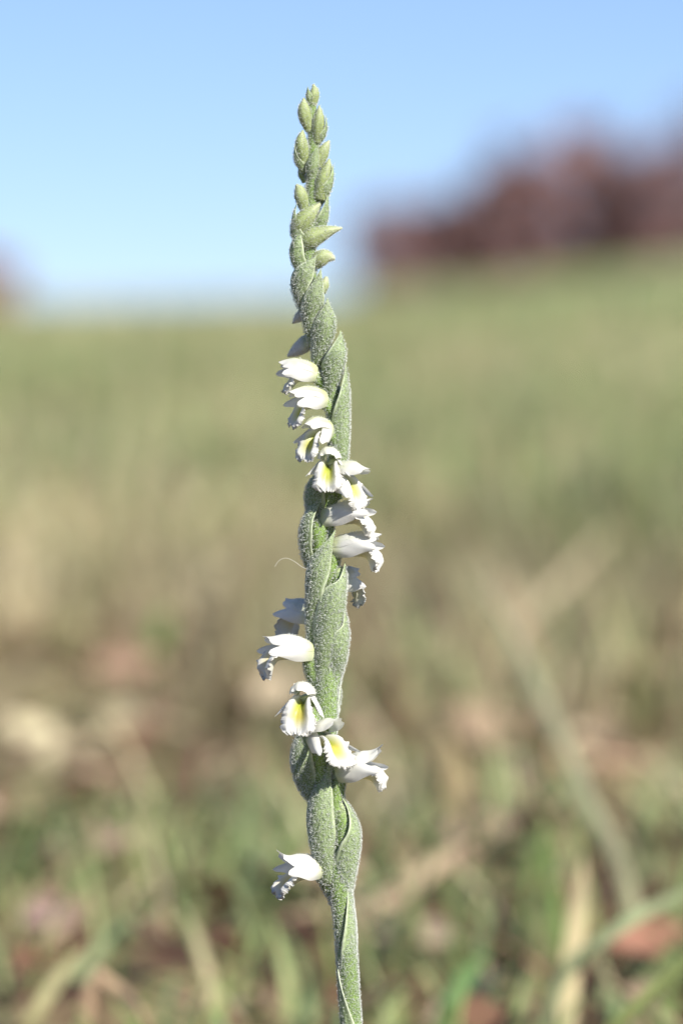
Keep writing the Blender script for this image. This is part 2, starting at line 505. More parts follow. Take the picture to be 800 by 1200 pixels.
blade_px('grass_blade', [(660, 1120), (648, 1060), (640, 1010), (630, 960)], [0.24, 0.25, 0.26, 0.27], 0.0030, (0.14, 0.21, 0.06), 'vivid green upright blade left of the creamy straw', 'grass blade', BG)
blade_px('dry_straw', [(560, 1010), (545, 950), (530, 890), (520, 850)], [0.34, 0.35, 0.36, 0.37], 0.0052, (0.36, 0.28, 0.15), 'tan upright straw just right of the lowest big white flower', 'straw', SG)
blade_px('dry_straw', [(420, 1075), (470, 1045), (520, 1005), (560, 980)], [0.28, 0.29, 0.30, 0.31], 0.0034, (0.44, 0.33, 0.22), 'pinkish tan straw slanting beside the lower stem', 'straw', SG)
blade_px('grass_blade', [(375, 920), (375, 870), (388, 800), (380, 730)], [0.55, 0.57, 0.6, 0.62], 0.005, (0.11, 0.17, 0.06), 'green blade mostly hidden behind the middle of the orchid', 'grass blade', BG)
blade_px('grass_blade', [(175, 800), (180, 765), (190, 735), (196, 712)], [0.8, 0.8, 0.8, 0.8], 0.007, (0.10, 0.19, 0.05), 'short green upright tuft blade in the left half at mid height', 'grass blade', BG)
blade_px('grass_blade', [(90, 1150), (125, 1105), (150, 1085), (185, 1060)], [0.24, 0.25, 0.26, 0.27], 0.0026, (0.22, 0.28, 0.14), 'pale green blade in the lower left', 'grass blade', BG)
blade_px('dry_straw', [(20, 1230), (50, 1175), (75, 1140), (105, 1105)], [0.18, 0.18, 0.19, 0.2], 0.0026, (0.38, 0.35, 0.18), 'yellowish straw in the bottom left corner', 'straw', SG)
blade_px('dry_straw', [(110, 1140), (140, 1160), (165, 1185), (180, 1220)], [0.17, 0.17, 0.16, 0.16], 0.0020, (0.45, 0.32, 0.20), 'thin tan straw sloping down at the bottom left', 'straw', SG)
blade_px('grass_blade', [(520, 1200), (535, 1165), (550, 1140), (575, 1110)], [0.18, 0.18, 0.19, 0.2], 0.0036, (0.12, 0.21, 0.07), 'short green blade low between the stem and the creamy straw', 'grass blade', BG)
blade_px('dry_straw', [(640, 900), (690, 893), (740, 890), (790, 896)], [0.55, 0.56, 0.57, 0.57], 0.0060, (0.45, 0.29, 0.20), 'pinkish tan straw lying level below the broad pale straw', 'straw', SG)


def fallen_leaf(px, py, depth, length, width, ang, color, label):
    c = at(px, py, depth)
    c[2] = float(terrain(c[0], depth)) + 0.010
    V, F = [], []
    n = 9
    for i in range(n):
        u = i / (n - 1)
        w = width * 0.5 * math.sin(math.pi * min(1, 0.06 + u * 0.94)) ** 0.8 + 0.0004
        for v in (-1, -0.5, 0, 0.5, 1):
            a = (u - 0.5) * length
            xl, yl = a, v * w * (1 + 0.06 * math.sin(9 * u + 3 * v))
            zz = 0.35 * w * v * v + 0.18 * length * (2 * u - 1) ** 2 * 0.5
            V.append((c[0] + xl * math.cos(ang) - yl * math.sin(ang) * 0.75, c[1] + xl * math.sin(ang) + yl * math.cos(ang) * 0.75,
                      c[2] + zz + yl * 0.5 + 0.12 * xl))
    for i in range(n - 1):
        for j in range(4):
            F.append((i*5 + j, i*5 + j + 1, (i+1)*5 + j + 1, (i+1)*5 + j))
    blade = mesh_object('fallen_leaf', V, F, [M_LITTER], cols=np.tile([color], (len(V), 1)))
    tagged(blade, label, 'leaf', 'fallen leaves in the blurred meadow')
    md = blade.modifiers.new('thickness', 'SOLIDIFY'); md.thickness = 0.0003


fallen_leaf(108, 985, 0.36, 0.022, 0.008, -0.5, (0.46, 0.33, 0.24), 'pale pinkish tan fallen leaf in the lower left grass')
fallen_leaf(60, 1065, 0.29, 0.013, 0.008, 0.8, (0.28, 0.19, 0.16), 'small mauve brown fallen leaf near the lower left corner')
fallen_leaf(555, 985, 0.36, 0.018, 0.009, 0.3, (0.42, 0.30, 0.22), 'pinkish tan fallen leaf right of the lowest bracts')
fallen_leaf(620, 930, 0.42, 0.020, 0.012, -0.2, (0.38, 0.24, 0.18), 'tan fallen leaf under the long olive blade')
fallen_leaf(758, 1140, 0.245, 0.016, 0.010, 0.4, (0.30, 0.15, 0.10), 'rust red fallen leaf in the bottom right corner')
fallen_leaf(150, 830, 0.72, 0.022, 0.012, 0.2, (0.34, 0.21, 0.15), 'reddish brown fallen leaf left of the orchid at mid height')


# ------------------------------------------------------------------ the orchid
orchid = bpy.data.objects.new('orchid', None); COL.objects.link(orchid)
tagged(orchid, 'hairy green orchid spike with small white flowers winding up its stem', 'orchid')
orchid.location = (0, 0, 0)
K = PXM


def P3(px, py, dep):
    return at(px, py, dep * PXM)


def hairs(V, F, density, length, keep=None):
    """gland-tipped hairs on the outer faces; returns extra verts and tris"""
    V = np.asarray(V, float)
    T = []
    for f in F:
        T.append((f[0], f[1], f[2]))
        if len(f) == 4: T.append((f[0], f[2], f[3]))
    T = np.array(T)
    a, b, c = V[T[:, 0]], V[T[:, 1]], V[T[:, 2]]
    N = np.cross(b - a, c - a); A = np.linalg.norm(N, axis=1) * 0.5
    tot = A.sum()
    n = int(tot * 1e6 * density * 2.3)
    if n < 1: return np.zeros((0, 3)), []
    idx = rng.choice(len(T), n, p=A / tot)
    r1, r2 = np.sqrt(rng.uniform(0, 1, n)), rng.uniform(0, 1, n)
    p = a[idx] * (1 - r1)[:, None] + b[idx] * (r1 * (1 - r2))[:, None] + c[idx] * (r1 * r2)[:, None]
    d = N[idx] / (2 * A[idx] + 1e-20)[:, None]
    d = d + rng.normal(0, 0.45, (n, 3)) + np.array([0, 0, 0.12]); d /= np.linalg.norm(d, axis=1)[:, None]
    L = length * rng.uniform(0.4, 1.5, n)
    s = np.cross(d, rng.normal(0, 1, (n, 3))); s /= np.linalg.norm(s, axis=1)[:, None]
    q = np.cross(d, s)
    W = rng.uniform(0.016, 0.036, n) * 1e-3
    hv = np.zeros((n, 5, 3))
    hv[:, 0] = p - d * 2e-5
    m = p + d * (L * 0.72)[:, None]
    for k in range(3):
        an = k * 2.0944
        hv[:, 1 + k] = m + (s * math.cos(an) + q * math.sin(an)) * W[:, None]
    hv[:, 4] = p + d * L[:, None]
    TT = np.array([[0, 2, 1], [0, 3, 2], [0, 1, 3], [1, 2, 4], [2, 3, 4], [3, 1, 4]])
    hf = (np.arange(n)[:, None, None] * 5 + TT[None]).reshape(-1, 3)
    return hv.reshape(-1, 3), hf


HAIRC = np.array([0.90, 0.92, 0.87])


def finish(name, V, F, C, mat, parent, hair_faces=None, density=26, length=2.6e-4):
    V = [np.asarray(v, float) for v in V]; C = [np.asarray(c, float) for c in C]
    mi = [0] * len(F)
    F = list(F)
    if hair_faces is not None and density > 0:
        hv, hf = hairs(V, hair_faces, density, length)
        o = len(V)
        V = V + list(hv)
        C = C + [HAIRC] * len(hv)
        F = F + [tuple(int(i) + o for i in t) for t in hf]
        mi = mi + [1] * len(hf)
    return mesh_object(name, V, F, [mat, M_HAIR], parent, cols=C, mat_idx=mi)


def tube(name, stations, mat, parent, color_fn, n=26, m=18, density=26, length=2.6e-4, lump=0.03, seams=0, close=True):
    """stations (px, py, depth px, radius px) -> closed tapering body"""
    pts = [(*P3(s[0], s[1], s[2]), s[3]) for s in stations]
    st = catmull(pts, n)
    V, C, F = [], [], []
    for i in range(n):
        p = st[i, :3]; rad = max(st[i, 3], 0.25) * K
        t = st[min(i + 1, n - 1), :3] - st[max(i - 1, 0), :3]; t /= np.linalg.norm(t)
        a = np.cross([0.0, -1.0, 0.0], t); a /= np.linalg.norm(a); b = np.cross(t, a)
        for k in range(m):
            an = 2 * math.pi * k / m
            rr = rad * (1 + lump * math.sin(an * 3 + i * 0.5) + lump * 0.6 * math.sin(an * 5 - i * 0.9))
            if seams: rr *= 1 - 0.09 * max(0, math.cos(an * seams + 0.8)) ** 6 * math.sin(math.pi * i / n)
            V.append(p + (a * math.cos(an) + b * math.sin(an)) * rr)
            C.append(color_fn(i / (n - 1), an))
    for i in range(n - 1):
        for k in range(m):
            F.append((i*m + k, i*m + (k+1) % m, (i+1)*m + (k+1) % m, (i+1)*m + k))
    hf = list(F)
    if close:
        F.append(tuple(range(m))[::-1]); F.append(tuple(range((n-1)*m, n*m)))
    return finish(name, V, F, C, mat, parent, hf, density, length)


G_STEM = np.array([0.20, 0.29, 0.085]); G_BRACT = np.array([0.250, 0.325, 0.145]); G_PALE = np.array([0.56, 0.61, 0.44])
G_OV = np.array([0.20, 0.30, 0.075]); CREAM = np.array([0.74, 0.76, 0.50])


def bract(name, stations, parent=None, base=G_BRACT, n=30, m=22, density=27, length=2.4e-4):
    """hollow wrapping leaf: stations (px, py, depth, radius, facing deg, half opening deg)"""
    k = len(stations) - 1
    pts = [(*P3(s[0], s[1], s[2] + (1 if abs(s[4]) < 100 else -1) * (3.0 - 9.0 * i / k)), s[3], s[4], s[5]) for i, s in enumerate(stations)]
    st = catmull(pts, n)
    thick = 1.3 * K
    outer, inner, Co, Ci = [], [], [], []
    for i in range(n):
        p = st[i, :3]; u = i / (n - 1)
        rad = max(st[i, 3] * 0.94, 0.35) * K
        ph, a = math.radians(st[i, 4]), math.radians(max(min(st[i, 5], 172), 8))
        t = st[min(i + 1, n - 1), :3] - st[max(i - 1, 0), :3]; t /= np.linalg.norm(t)
        for j in range(m):
            v = -1 + 2 * j / (m - 1)
            th = ph + a * v
            d = np.array([math.sin(th), -math.cos(th), 0.0]); d -= t * np.dot(d, t); d /= np.linalg.norm(d)
            lift = 1 + 0.21 * (max(0, abs(v) - 0.6) / 0.4) ** 1.5 * math.sin(math.pi * min(1, u * 1.05)) + 0.012 * math.sin(v * 17)
            outer.append(p + d * rad * lift); inner.append(p + d * max(rad * lift - thick, rad * 0.55))
            mg = max(0.0, (abs(v) - 0.80) / 0.20)
            vein = 0.10 * math.sin(v * 15 + 0.6) ** 2
            c = base * (1.0 - vein) * (1 + 0.10 * math.sin(3.1 * u + st[0, 0] * 900))
            c = c + (G_PALE - c) * min(1, 0.85 * mg + 0.22 * u ** 3)
            Co.append(c); Ci.append(c * 0.9)
    no = n * m
    V = outer + inner; C = Co + Ci
    F, hf = [], []
    for i in range(n - 1):
        for j in range(m - 1):
            q = (i*m + j, i*m + j + 1, (i+1)*m + j + 1, (i+1)*m + j)
            F.append(q)
            if 1 < j < m - 3: hf.append(q)
            F.append(tuple(no + k for k in q[::-1]))
    for i in range(n - 1):
        for j in (0, m - 1):
            q = (i*m + j, (i+1)*m + j, no + (i+1)*m + j, no + i*m + j)
            F.append(q if j == 0 else q[::-1])
    for i in (0, n - 1):
        for j in range(m - 1):
            q = (i*m + j, i*m + j + 1, no + i*m + j + 1, no + i*m + j)
            F.append(q[::-1] if i == 0 else q)
    return finish(name, V, F, C, M_GREEN, parent or orchid, hf, density, length)


AXIS = [(366, 112, 0, 4), (366, 140, 0, 5), (367, 165, 0, 6), (367, 200, 0, 8), (367, 235, 0, 9), (362, 270, 0, 8.5), (361, 310, 0, 9),
        (364, 350, 0, 9), (374, 395, 0, 8.5), (385, 435, 0, 8.5), (392, 480, 0, 9), (394, 520, 0, 9), (391, 560, 0, 9), (384, 600, 0, 9),
        (380, 640, 0, 9), (381, 690, 0, 10), (384, 740, 0, 11), (383, 790, 0, 13), (382, 835, 0, 13), (379, 880, 0, 13),
        (381, 930, 0, 13), (388, 980, 0, 12.5), (397, 1028, 0, 12.8), (403.5, 1080, 0, 12), (407.5, 1140, 0, 11.6), (411.5, 1200, 0, 11.4),
        (414, 1300, 0, 12), (414, 1420, 0, 14.5), (412, 1545, 0, 16)]


def stem_col(u, an):
    return G_STEM * (1 + 0.07 * math.sin(an * 4 + u * 9) + 0.05 * math.sin(u * 40))


tube('stem', AXIS[::-1], M_GREEN, orchid, stem_col, n=150, m=26, density=30, length=2.4e-4, lump=0.015)

# sheaths on the lower stem
bract('sheath', [(406, 1150, -2, 9, 80, 130), (405, 1115, -1, 12.4, 82, 110), (403.5, 1088, -1, 14, 86, 88), (401, 1066, 0, 13.8, 86, 66), (399, 1050, 1, 12.6, 82, 40), (397, 1036, 2, 11.6, 80, 12)], base=G_BRACT * 1.1)
bract('sheath', [(413, 1330, 0, 14.2, -50, 160), (413, 1250, 0, 14.2, -55, 135), (411, 1200, 0, 13.2, -70, 92), (408.5, 1165, 0, 13, -85, 60), (407, 1135, 0, 12.6, -90, 14)], base=G_BRACT * 1.05, density=6)


def ov_col(u, an):
    c = G_OV * (1 + 0.12 * math.sin(an * 3 + u * 4))
    return c + (CREAM - c) * max(0, (u - 0.8) / 0.2) * 0.5


# ---- bracts from the lowest up
BR = [
    [(403, 1046, -2, 10, 60, 165), (405, 1012, -4, 14.5, 65, 125), (407, 988, -4, 16, 72, 102), (407, 970, -4, 15, 80, 76), (404, 950, -3, 8.5, 82, 55), (399, 933, -2, 0.8, 70, 20)],
    [(385, 1035, -5, 9, 0, 150), (379, 995, -9, 14.5, -10, 110), (376, 960, -11, 15.5, -18, 84), (378, 930, -12, 12.5, -10, 76), (383, 908, -12, 5.5, 5, 66), (387, 896, -12, 2.8, 20, 60), (391, 885, -13, 0.6, 30, 40)],
    [(370, 942, -4, 6, -40, 150), (361, 918, -8, 13.5, -50, 105), (357.5, 892, -10, 17, -52, 84), (358, 868, -9, 13, -45, 76), (362, 853, -8, 6, -30, 65), (366, 843, -7, 0.8, -20, 30)],
    [(391, 802, -1, 6, 60, 150), (394, 772, -5, 12.5, 60, 125), (396, 748, -6, 13.5, 65, 118), (399, 731, -6, 9.5, 78, 66), (401, 721, -6, 5, 78, 50), (403, 711, -5, 0.7, 74, 20)],
    [(378, 800, -5, 9, 0, 160), (382, 755, -8, 14.5, 8, 110), (387, 715, -11, 16.5, 20, 84), (392, 692, -12, 14.5, 26, 82), (397.5, 679, -12, 9.5, 55, 62), (400, 670, -11, 5.5, 60, 52), (404, 658, -10, 0.7, 60, 30)],
    [(367, 762, -3, 6, -20, 150), (368, 725, -6, 10, -40, 110), (372, 694, -9, 13.5, -42, 66), (375, 664, -12, 13.5, -18, 78), (382, 643, -13, 8.5, 4, 62), (387, 632, -13, 4.5, 18, 52), (393, 620, -12, 0.6, 30, 30)],
    [(362, 666, -3, 4, -40, 150), (363, 646, -8, 11, -60, 80), (364, 623, -10, 13.5, -62, 70), (366, 606, -11, 10, -50, 60), (371, 594, -11, 4.8, -30, 52), (380, 582, -10, 0.6, -10, 30)],
    [(370, 618, -2, 6, -40, 150), (370, 594, -4, 12.5, -45, 100), (371, 576, -5, 13.5, -45, 85), (375, 561, -5, 8.5, -30, 70), (381, 549, -4, 0.8, -20, 30)],
    [(400, 560, -1, 5, 30, 160), (399, 524, -3, 10, 40, 130), (398.5, 484, -4, 11.5, 55, 100), (399, 458, -5, 10.5, 68, 72), (402, 441, -5, 5.5, 66, 58), (405, 427, -4, 0.6, 60, 30)],
    [(386, 464, -4, 6, 0, 155), (390, 432, -7, 12, 20, 105), (393.5, 411, -8, 12, 38, 80), (396, 399, -8, 7, 40, 64), (398.5, 387, -8, 0.6, 40, 30)],
    [(372, 426, -4, 6, 0, 155), (377, 397, -8, 12, 8, 105), (381, 376, -9, 12.5, 18, 80), (382, 362, -9, 7.5, 18, 64), (383.5, 349, -9, 0.6, 18, 30)],
    [(366, 406, -1, 4, -5, 155), (364, 370, -8, 10.5, 0, 100), (368, 347, -10, 12, 5, 66), (372, 331, -10, 7.2, 10, 58), (376, 314, -10, 0.6, 14, 30)],
    [(359, 374, 0, 3, -15, 155), (353, 340, -8, 11, -38, 76), (357, 321, -10, 12.5, -12, 68), (363.5, 309, -10, 7.5, 8, 60), (371, 299, -10, 0.6, 20, 30)],
    [(356, 328, 0, 3, -30, 155), (350, 303, -6, 10, -40, 84), (350, 287, -7, 9, -35, 70), (351, 276, -7, 4.5, -25, 60), (355, 265, -7, 0.6, -10, 30)],
    [(356, 297, 0, 3, -40, 155), (350, 275, -6, 9.5, -50, 90), (348, 260, -7, 7.5, -62, 64), (347, 247, -7, 3.2, -60, 50), (349, 237, -7, 0.5, -60, 30)],
    [(372, 278, 0, 6, 60, 155), (377, 255, -2, 8, 60, 100), (381, 238, -2, 4.6, 60, 66), (384, 223, -2, 0.6, 60, 30)],
    [(365, 216, -4, 4, 0, 155), (366, 195, -7, 7.5, 5, 90), (369, 181, -8, 4.6, 12, 66), (373, 169, -8, 0.6, 15, 30)],
    [(357, 203, -2, 3, -50, 155), (351.5, 189, -5, 6.5, -60, 86), (348, 179, -6, 4.2, -70, 60), (346, 168, -6, 0.5, -70, 30)],
    [(372, 240, -2, 5, 40, 155), (380, 222, -5, 8.5, 45, 86), (386, 207, -6, 5.5, 60, 60), (390, 192, -5, 0.5, 60, 30)],
    [(370, 172, -1, 3, 60, 155), (376, 158, -3, 6, 60, 84), (380, 147, -4, 3.8, 70, 56), (381, 134, -4, 0.5, 70, 30)],
    [(364, 124, -1, 3.5, -20, 155), (362.5, 113, -2, 4.2, -20, 90), (360.5, 101, -2, 0.5, -20, 30)],
    # the far side of the spike
    [(396, 1060, 6, 10, 200, 150), (392, 1025, 9, 14, 205, 120), (388, 1000, 10, 12, 210, 90), (386, 975, 9, 1, 210, 30)],
    [(384, 850, 6, 9, 170, 150), (386, 815, 9, 13, 170, 115), (384, 790, 9, 10, 170, 85), (380, 765, 8, 1, 170, 30)],
    [(388, 730, 6, 9, 190, 150), (386, 700, 9, 13, 190, 115), (388, 675, 9, 10, 185, 85), (392, 655, 8, 1, 180, 30)],
    [(396, 560, 6, 7, 170, 150), (396, 525, 8, 10, 170, 115), (394, 500, 8, 8, 170, 85), (390, 478, 8, 1, 170, 30)],
    [(376, 440, 6, 7, 200, 150), (374, 410, 8, 9, 200, 115), (370, 390, 8, 7, 200, 85), (366, 370, 8, 1, 200, 30)],
]
for i, s in enumerate(BR):
    top = s[len(s) // 2][1] < 300
    bract('bract', s, base=(G_BRACT * 1.12 if top else G_BRACT) * random.uniform(0.93, 1.08), density=20 if top else 28, length=1.9e-4 if top else 2.5e-4)


tube('ovary', [(402, 1046, -1, 8), (404, 1005, -3, 12.5), (403, 968, -4, 12), (401, 948, -3, 8), (399, 937, -3, 3)], M_GREEN, orchid, ov_col, n=20, m=18, density=26)
tube('ovary', [(388, 725, -7, 9), (395, 692, -8, 10), (398, 674, -7, 8), (399, 664, -6, 4)], M_GREEN, orchid, ov_col, n=20, m=18, density=26)
tube('ovary', [(391, 805, 0, 6), (393, 770, -3, 11), (395, 742, -4, 11), (397, 722, -4, 6)], M_GREEN, orchid, ov_col, n=20, m=18, density=26)


# ---- buds
def bud(stations, pale=0.35, white=0.0, density=22):
    base = np.array([0.26, 0.325, 0.105])
    tipc = np.array([0.52, 0.55, 0.34])

    def col(u, an):
        c = base * (1 + 0.10 * math.sin(an * 5 + 1) - 0.12 * max(0, math.cos(an * 3 + 0.8)) ** 6)
        k = min(1, pale * 0.4 + max(0, (u - 0.5) / 0.5) ** 1.6 * (0.25 + pale))
        c = c + (tipc - c) * min(1, k)
        if white: c = c + (np.array([0.68, 0.68, 0.65]) - c) * white * smooth(u, 0.1, 0.5)
        return c
    return tube('bud', [(*q[:3], q[3] * 0.93) for q in stations], M_BUD, orchid, col, n=22, m=20, density=density, length=1.4e-4, lump=0.012, seams=3)


BUDS = [
    ([(355, 291, -4, 7), (363, 280.5, -6, 12.5), (374, 275, -7, 10.5), (388, 270, -7, 6), (401, 267, -7, 0.9)], 0.55),
    ([(368, 310, -3, 8), (376, 302.5, -5, 10.5), (384, 301, -5, 8), (392.5, 303.5, -5, 1.6)], 0.75),
    ([(376, 342, 1, 6), (380, 333, 2, 6), (382.5, 324, 2, 1.6)], 0.8),
    ([(346, 277, -5, 6), (353, 262, -8, 12), (363, 250.5, -9, 9.5), (375, 238, -8, 1.2)], 0.35),
    ([(357, 247, -5, 5), (353.5, 232, -6, 8.5), (350.5, 222.5, -6, 6.5), (347, 216, -6, 1.2)], 0.35),
    ([(358, 213, 3, 4), (353.5, 205, 4, 4.2), (350, 197, 4, 0.9)], 0.1),
    ([(374, 234, -4, 8), (379, 212, -6, 10), (383, 198.5, -6, 6.8), (386, 186, -5, 0.9)], 0.2),
    ([(371, 195, -3, 7), (377, 181, -4, 8), (381.5, 172, -4, 5.5), (386, 164.5, -4, 0.9)], 0.45),
    ([(357, 193, -4, 5), (354, 175, -6, 8), (353, 163.5, -6, 6.6), (355, 152.5, -5, 0.9)], 0.3),
    ([(371, 168, -3, 4), (373, 150, -5, 7.3), (374, 138, -5, 6.5), (374, 123.5, -4, 0.8)], 0.3),
    ([(362, 154, -3, 4), (357.5, 138, -5, 8), (356, 126.5, -5, 7.2), (356, 114.5, -4, 0.8)], 0.3),
    ([(366, 125, 0, 4), (368, 113, -1, 6.3), (368.5, 106, -1, 5), (367, 98.5, 0, 1.0)], 0.45),
    ([(371, 394, 8, 8), (358, 403, 20, 10), (347, 411, 32, 7), (337.5, 417, 42, 1.4)], 0.9, 0.95),
    ([(362, 364, 8, 7), (354, 369, 16, 7), (348, 374, 22, 4.5), (343, 379, 26, 0.8)], 0.8, 0.85),
]
for b in BUDS:
    bud(*b)


# ---- open flowers
WHITE = np.array([0.755, 0.745, 0.69]); YG = np.array([0.50, 0.57, 0.12]); YEL = np.array([0.66, 0.55, 0.12]); OLIVE = np.array([0.40, 0.46, 0.06])


def grid_faces(nu, nv):
    return [(i*nv + j, i*nv + j + 1, (i+1)*nv + j + 1, (i+1)*nv + j) for i in range(nu - 1) for j in range(nv - 1)]


def flower(px, py, dep, phi, elev=0, L=50, size=1.0, splay=8, sdrop=4, droop=75, upcurl=6, lip_len=1.1, lip_w=14, roll=0, hood_green=0.25, throat=0, lipshort=0, flare=1.0, seed=0, ovary=None, gutter=-1.5, b0=0.26):
    r = np.random.default_rng(seed + 50)
    O = P3(px, py, dep)
    ph, el = math.radians(phi), math.radians(elev)
    f = np.array([math.sin(ph) * math.cos(el), -math.cos(ph) * math.cos(el), math.sin(el)])
    l = np.cross([0, 0, 1], f); l /= np.linalg.norm(l)
    u = np.cross(f, l)
    ro = math.radians(roll)
    l, u = l * math.cos(ro) + u * math.sin(ro), u * math.cos(ro) - l * math.sin(ro)
    S = size * K

    def W(x, y, z): return O + (f * x + l * y + u * z) * S

    # hood of the upper sepal and petals
    nu, nv = 26, 25
    V, C = [], []
    for i in range(nu):
        a = i / (nu - 1)
        w = (8.5 + 5.5 * math.sin(math.pi * min(1, a * 0.95)) ** 0.8) * (1 - 0.22 * max(0, a - 0.6) / 0.4)
        zc = 4 + 3.5 * math.sin(math.pi * a * 0.8)
        arch = math.radians(100 - 22 * a)
        for j in range(nv):
            v = -1 + 2 * j / (nv - 1)
            th = v * arch
            # three tips: the sepal in the middle, a petal each side
            lobes = 0.5 + 0.5 * math.cos(v * math.pi * 2 / 0.8)
            endx = L * (0.98 - 0.13 * abs(v) ** 1.3) - (1 - lobes) * 3.2 * max(0, a - 0.75) / 0.25
            x = a * endx
            y = w * math.sin(th) * (1 + 0.25 * flare * max(0, a - 0.75) / 0.25)
            z = zc + w * 0.95 * (math.cos(th) - 0.25) - 4.5 * max(0, a - 0.55) + upcurl * max(0, (a - 0.62) / 0.38) ** 2 * (1 - 0.35 * abs(v)) + 0.8 * lobes * a
            z += 0.4 * math.sin(v * 13 + seed) * a + 0.5 * math.sin(a * 7 + v * 4 + seed)
            V.append(W(x, y, z))
            g = (1 - smooth(a, 0.0, 0.28)) * 0.75 + hood_green * math.exp(-(v / 0.34) ** 2) * (1 - smooth(a, 0.5, 1.0)) \
                + hood_green * 0.8 * math.exp(-((abs(v) - 0.58) / 0.16) ** 2) * (1 - smooth(a, 0.45, 0.95))
            g += 0.15 * max(0, math.sin(v * 16 + 0.5 * math.sin(a * 5 + seed))) ** 6 * (1 - 0.7 * a)
            c = WHITE + (np.array([0.56, 0.62, 0.26]) - WHITE) * min(0.85, g)
            C.append(c)
    F = grid_faces(nu, nv)
    hfc = [q for q in F if q[0] // nv < 13]
    fl = finish('flower', V, F, C, M_PETAL, orchid, [q[::-1] for q in hfc], 7, 1.5e-4)

    # lateral sepals: broad, blunt-tipped, pressed to the sides of the tube
    for side in (-1, 1):
        V, C = [], []
        nu, nv = 22, 11
        LS = L * r.uniform(0.92, 0.99)
        for i in range(nu):
            a = i / (nu - 1)
            hw = 11.2 * (0.72 + 0.28 * math.sin(math.pi * min(1, a * 1.3))) * (1 - 0.30 * smooth(a, 0.35, 0.8)) \
                * math.sqrt(max(0.0, 1 - max(0, (a - 0.62) / 0.38) ** 2.0)) + 0.25
            cx = LS * a * (1 - 0.10 * splay / 20)
            cy = side * (9.0 + 6.2 * math.sin(math.pi * a * 0.72) + splay * a ** 1.8)
            cz = -0.5 - sdrop * a + 2.2 * math.sin(math.pi * a)
            tilt = math.radians(8 + 55 * a * min(1, splay / 16))
            for j in range(nv):
                v = -1 + 2 * j / (nv - 1)
                y = cy - side * (hw * v * v * 0.42) - side * hw * v * math.sin(tilt)
                z = cz + hw * v * math.cos(tilt)
                V.append(W(cx - 1.5 * v * (1 - a) + 2.0 * a * v * v * 0, y + side * 0.5 * math.sin(a * 8 + v * 3 + seed), z))
                g = (1 - smooth(a, 0.0, 0.3)) * 0.7 + 0.10 * math.exp(-(v / 0.3) ** 2) * (1 - a)
                C.append(WHITE + (np.array([0.56, 0.62, 0.30]) - WHITE) * g)
        finish('lateral_sepal', V, grid_faces(nu, nv), C, M_PETAL, fl)

    # lip: a deep gutter that turns down at the front, its crisp margin frilled and rolled outwards
    nu, nv = 64, 41
    V, C = [], []
    VB, CB = [], []
    x, z, ang = 2.0, -8.0, 0.0
    tot = L * lip_len
    ds = tot / (nu - 1)
    fr = r.uniform(0, 6.28, 12)
    T1, T2, T3 = r.normal(0, 1, (2, 80)), r.normal(0, 1, (2, 140)), r.normal(0, 1, 60)
    knots = lambda t, tab: float(np.interp(t * (len(tab) - 1), np.arange(len(tab)), tab))
    for i in range(nu):
        a = i / (nu - 1)
        w = 9.0 + (lip_w - 9.0) * smooth(a, 0.25, 0.75)
        if a > 0.80: w *= math.sqrt(max(0.0, 1 - ((a - 0.80) / 0.215) ** 2)) * 0.82 + 0.18
        depth = (9.5 + gutter * smooth(a, 0.4, 0.7))
        front = smooth(a, 0.40, 0.60)
        tail = smooth(a, 0.84, 1.0)
        for j in range(nv):
            v = -1 + 2 * j / (nv - 1)
            av = abs(v); sg = 1 if v > 0 else -1
            edge = max(0, (av - 0.62) / 0.38)
            # gutter wall rises to |v| = .6, then the margin rolls out and back
            wall = depth * (smooth(av, 0.18, 0.72)) - front * edge * (3.5 + 4.0 * tail * 0)
            ph1 = fr[0] if v > 0 else fr[1]
            sd = 0 if v > 0 else 1
            rip = (knots(a, T1[sd, :26]) * 1.5 + knots(a, T1[sd]) * 0.9) * edge * front
            rip += (knots(0.5 + v / 2, T3[:14]) * 1.3 + knots(0.5 + v / 2, T3[14:50]) * 0.8) * tail
            jag = 1 + (knots(a, T2[sd]) * 0.055 + knots(a, T2[sd, 40:90]) * 0.045) * edge ** 2 * front
            y = sg * (w * (0.62 * smooth(av, 0.0, 0.95) + 0.38 * av) + front * edge * 1.5) * jag
            nrm = wall * (1 - 0.55 * tail) + rip
            ext = (1.1 * knots(0.5 + v / 2, T2[0, :24]) + 0.8 * knots(0.5 + v / 2, T2[1, :40])) * tail ** 2
            nx, nz = math.sin(ang), math.cos(ang)
            tx, tz = math.cos(ang), -math.sin(ang)
            V.append(W(x + nx * nrm + tx * ext, y, z + nz * nrm + tz * ext))
            VB.append(W(x + nx * (nrm - 0.9) + tx * ext, y * (1 + 0.05 * smooth(av, 0.1, 0.6)), z + nz * (nrm - 0.9) + tz * ext))
            cen = 1 - smooth(av, 0.26, 0.72)
            body = cen * (1 - smooth(a, 0.60, 0.95))
            yg = YEL + (YG - YEL) * throat
            tint = yg + (OLIVE - yg) * (1 - smooth(a, 0.34, 0.64)) * 0.95
            C.append(WHITE + (tint - WHITE) * min(1, body * 1.05))
            CB.append(WHITE + (np.array([0.66, 0.64, 0.34]) - WHITE) * 0.55 * body)
        bend = math.radians(droop) * (smooth(a + 0.5 / nu, b0, b0 + 0.4) - smooth(a - 0.5 / nu, b0, b0 + 0.4)) * (nu / (nu - 1))
        back = math.radians(-14) / nu if a > 0.8 else 0
        ang += bend + back
        x += math.cos(ang) * ds; z -= math.sin(ang) * ds
    F = grid_faces(nu, nv); o2 = len(V)
    F = F + [tuple(o2 + k for k in q[::-1]) for q in F]
    rim = [i * nv for i in range(nu)] + [(nu - 1) * nv + j for j in range(1, nv)] + [i * nv + nv - 1 for i in range(nu - 2, -1, -1)]
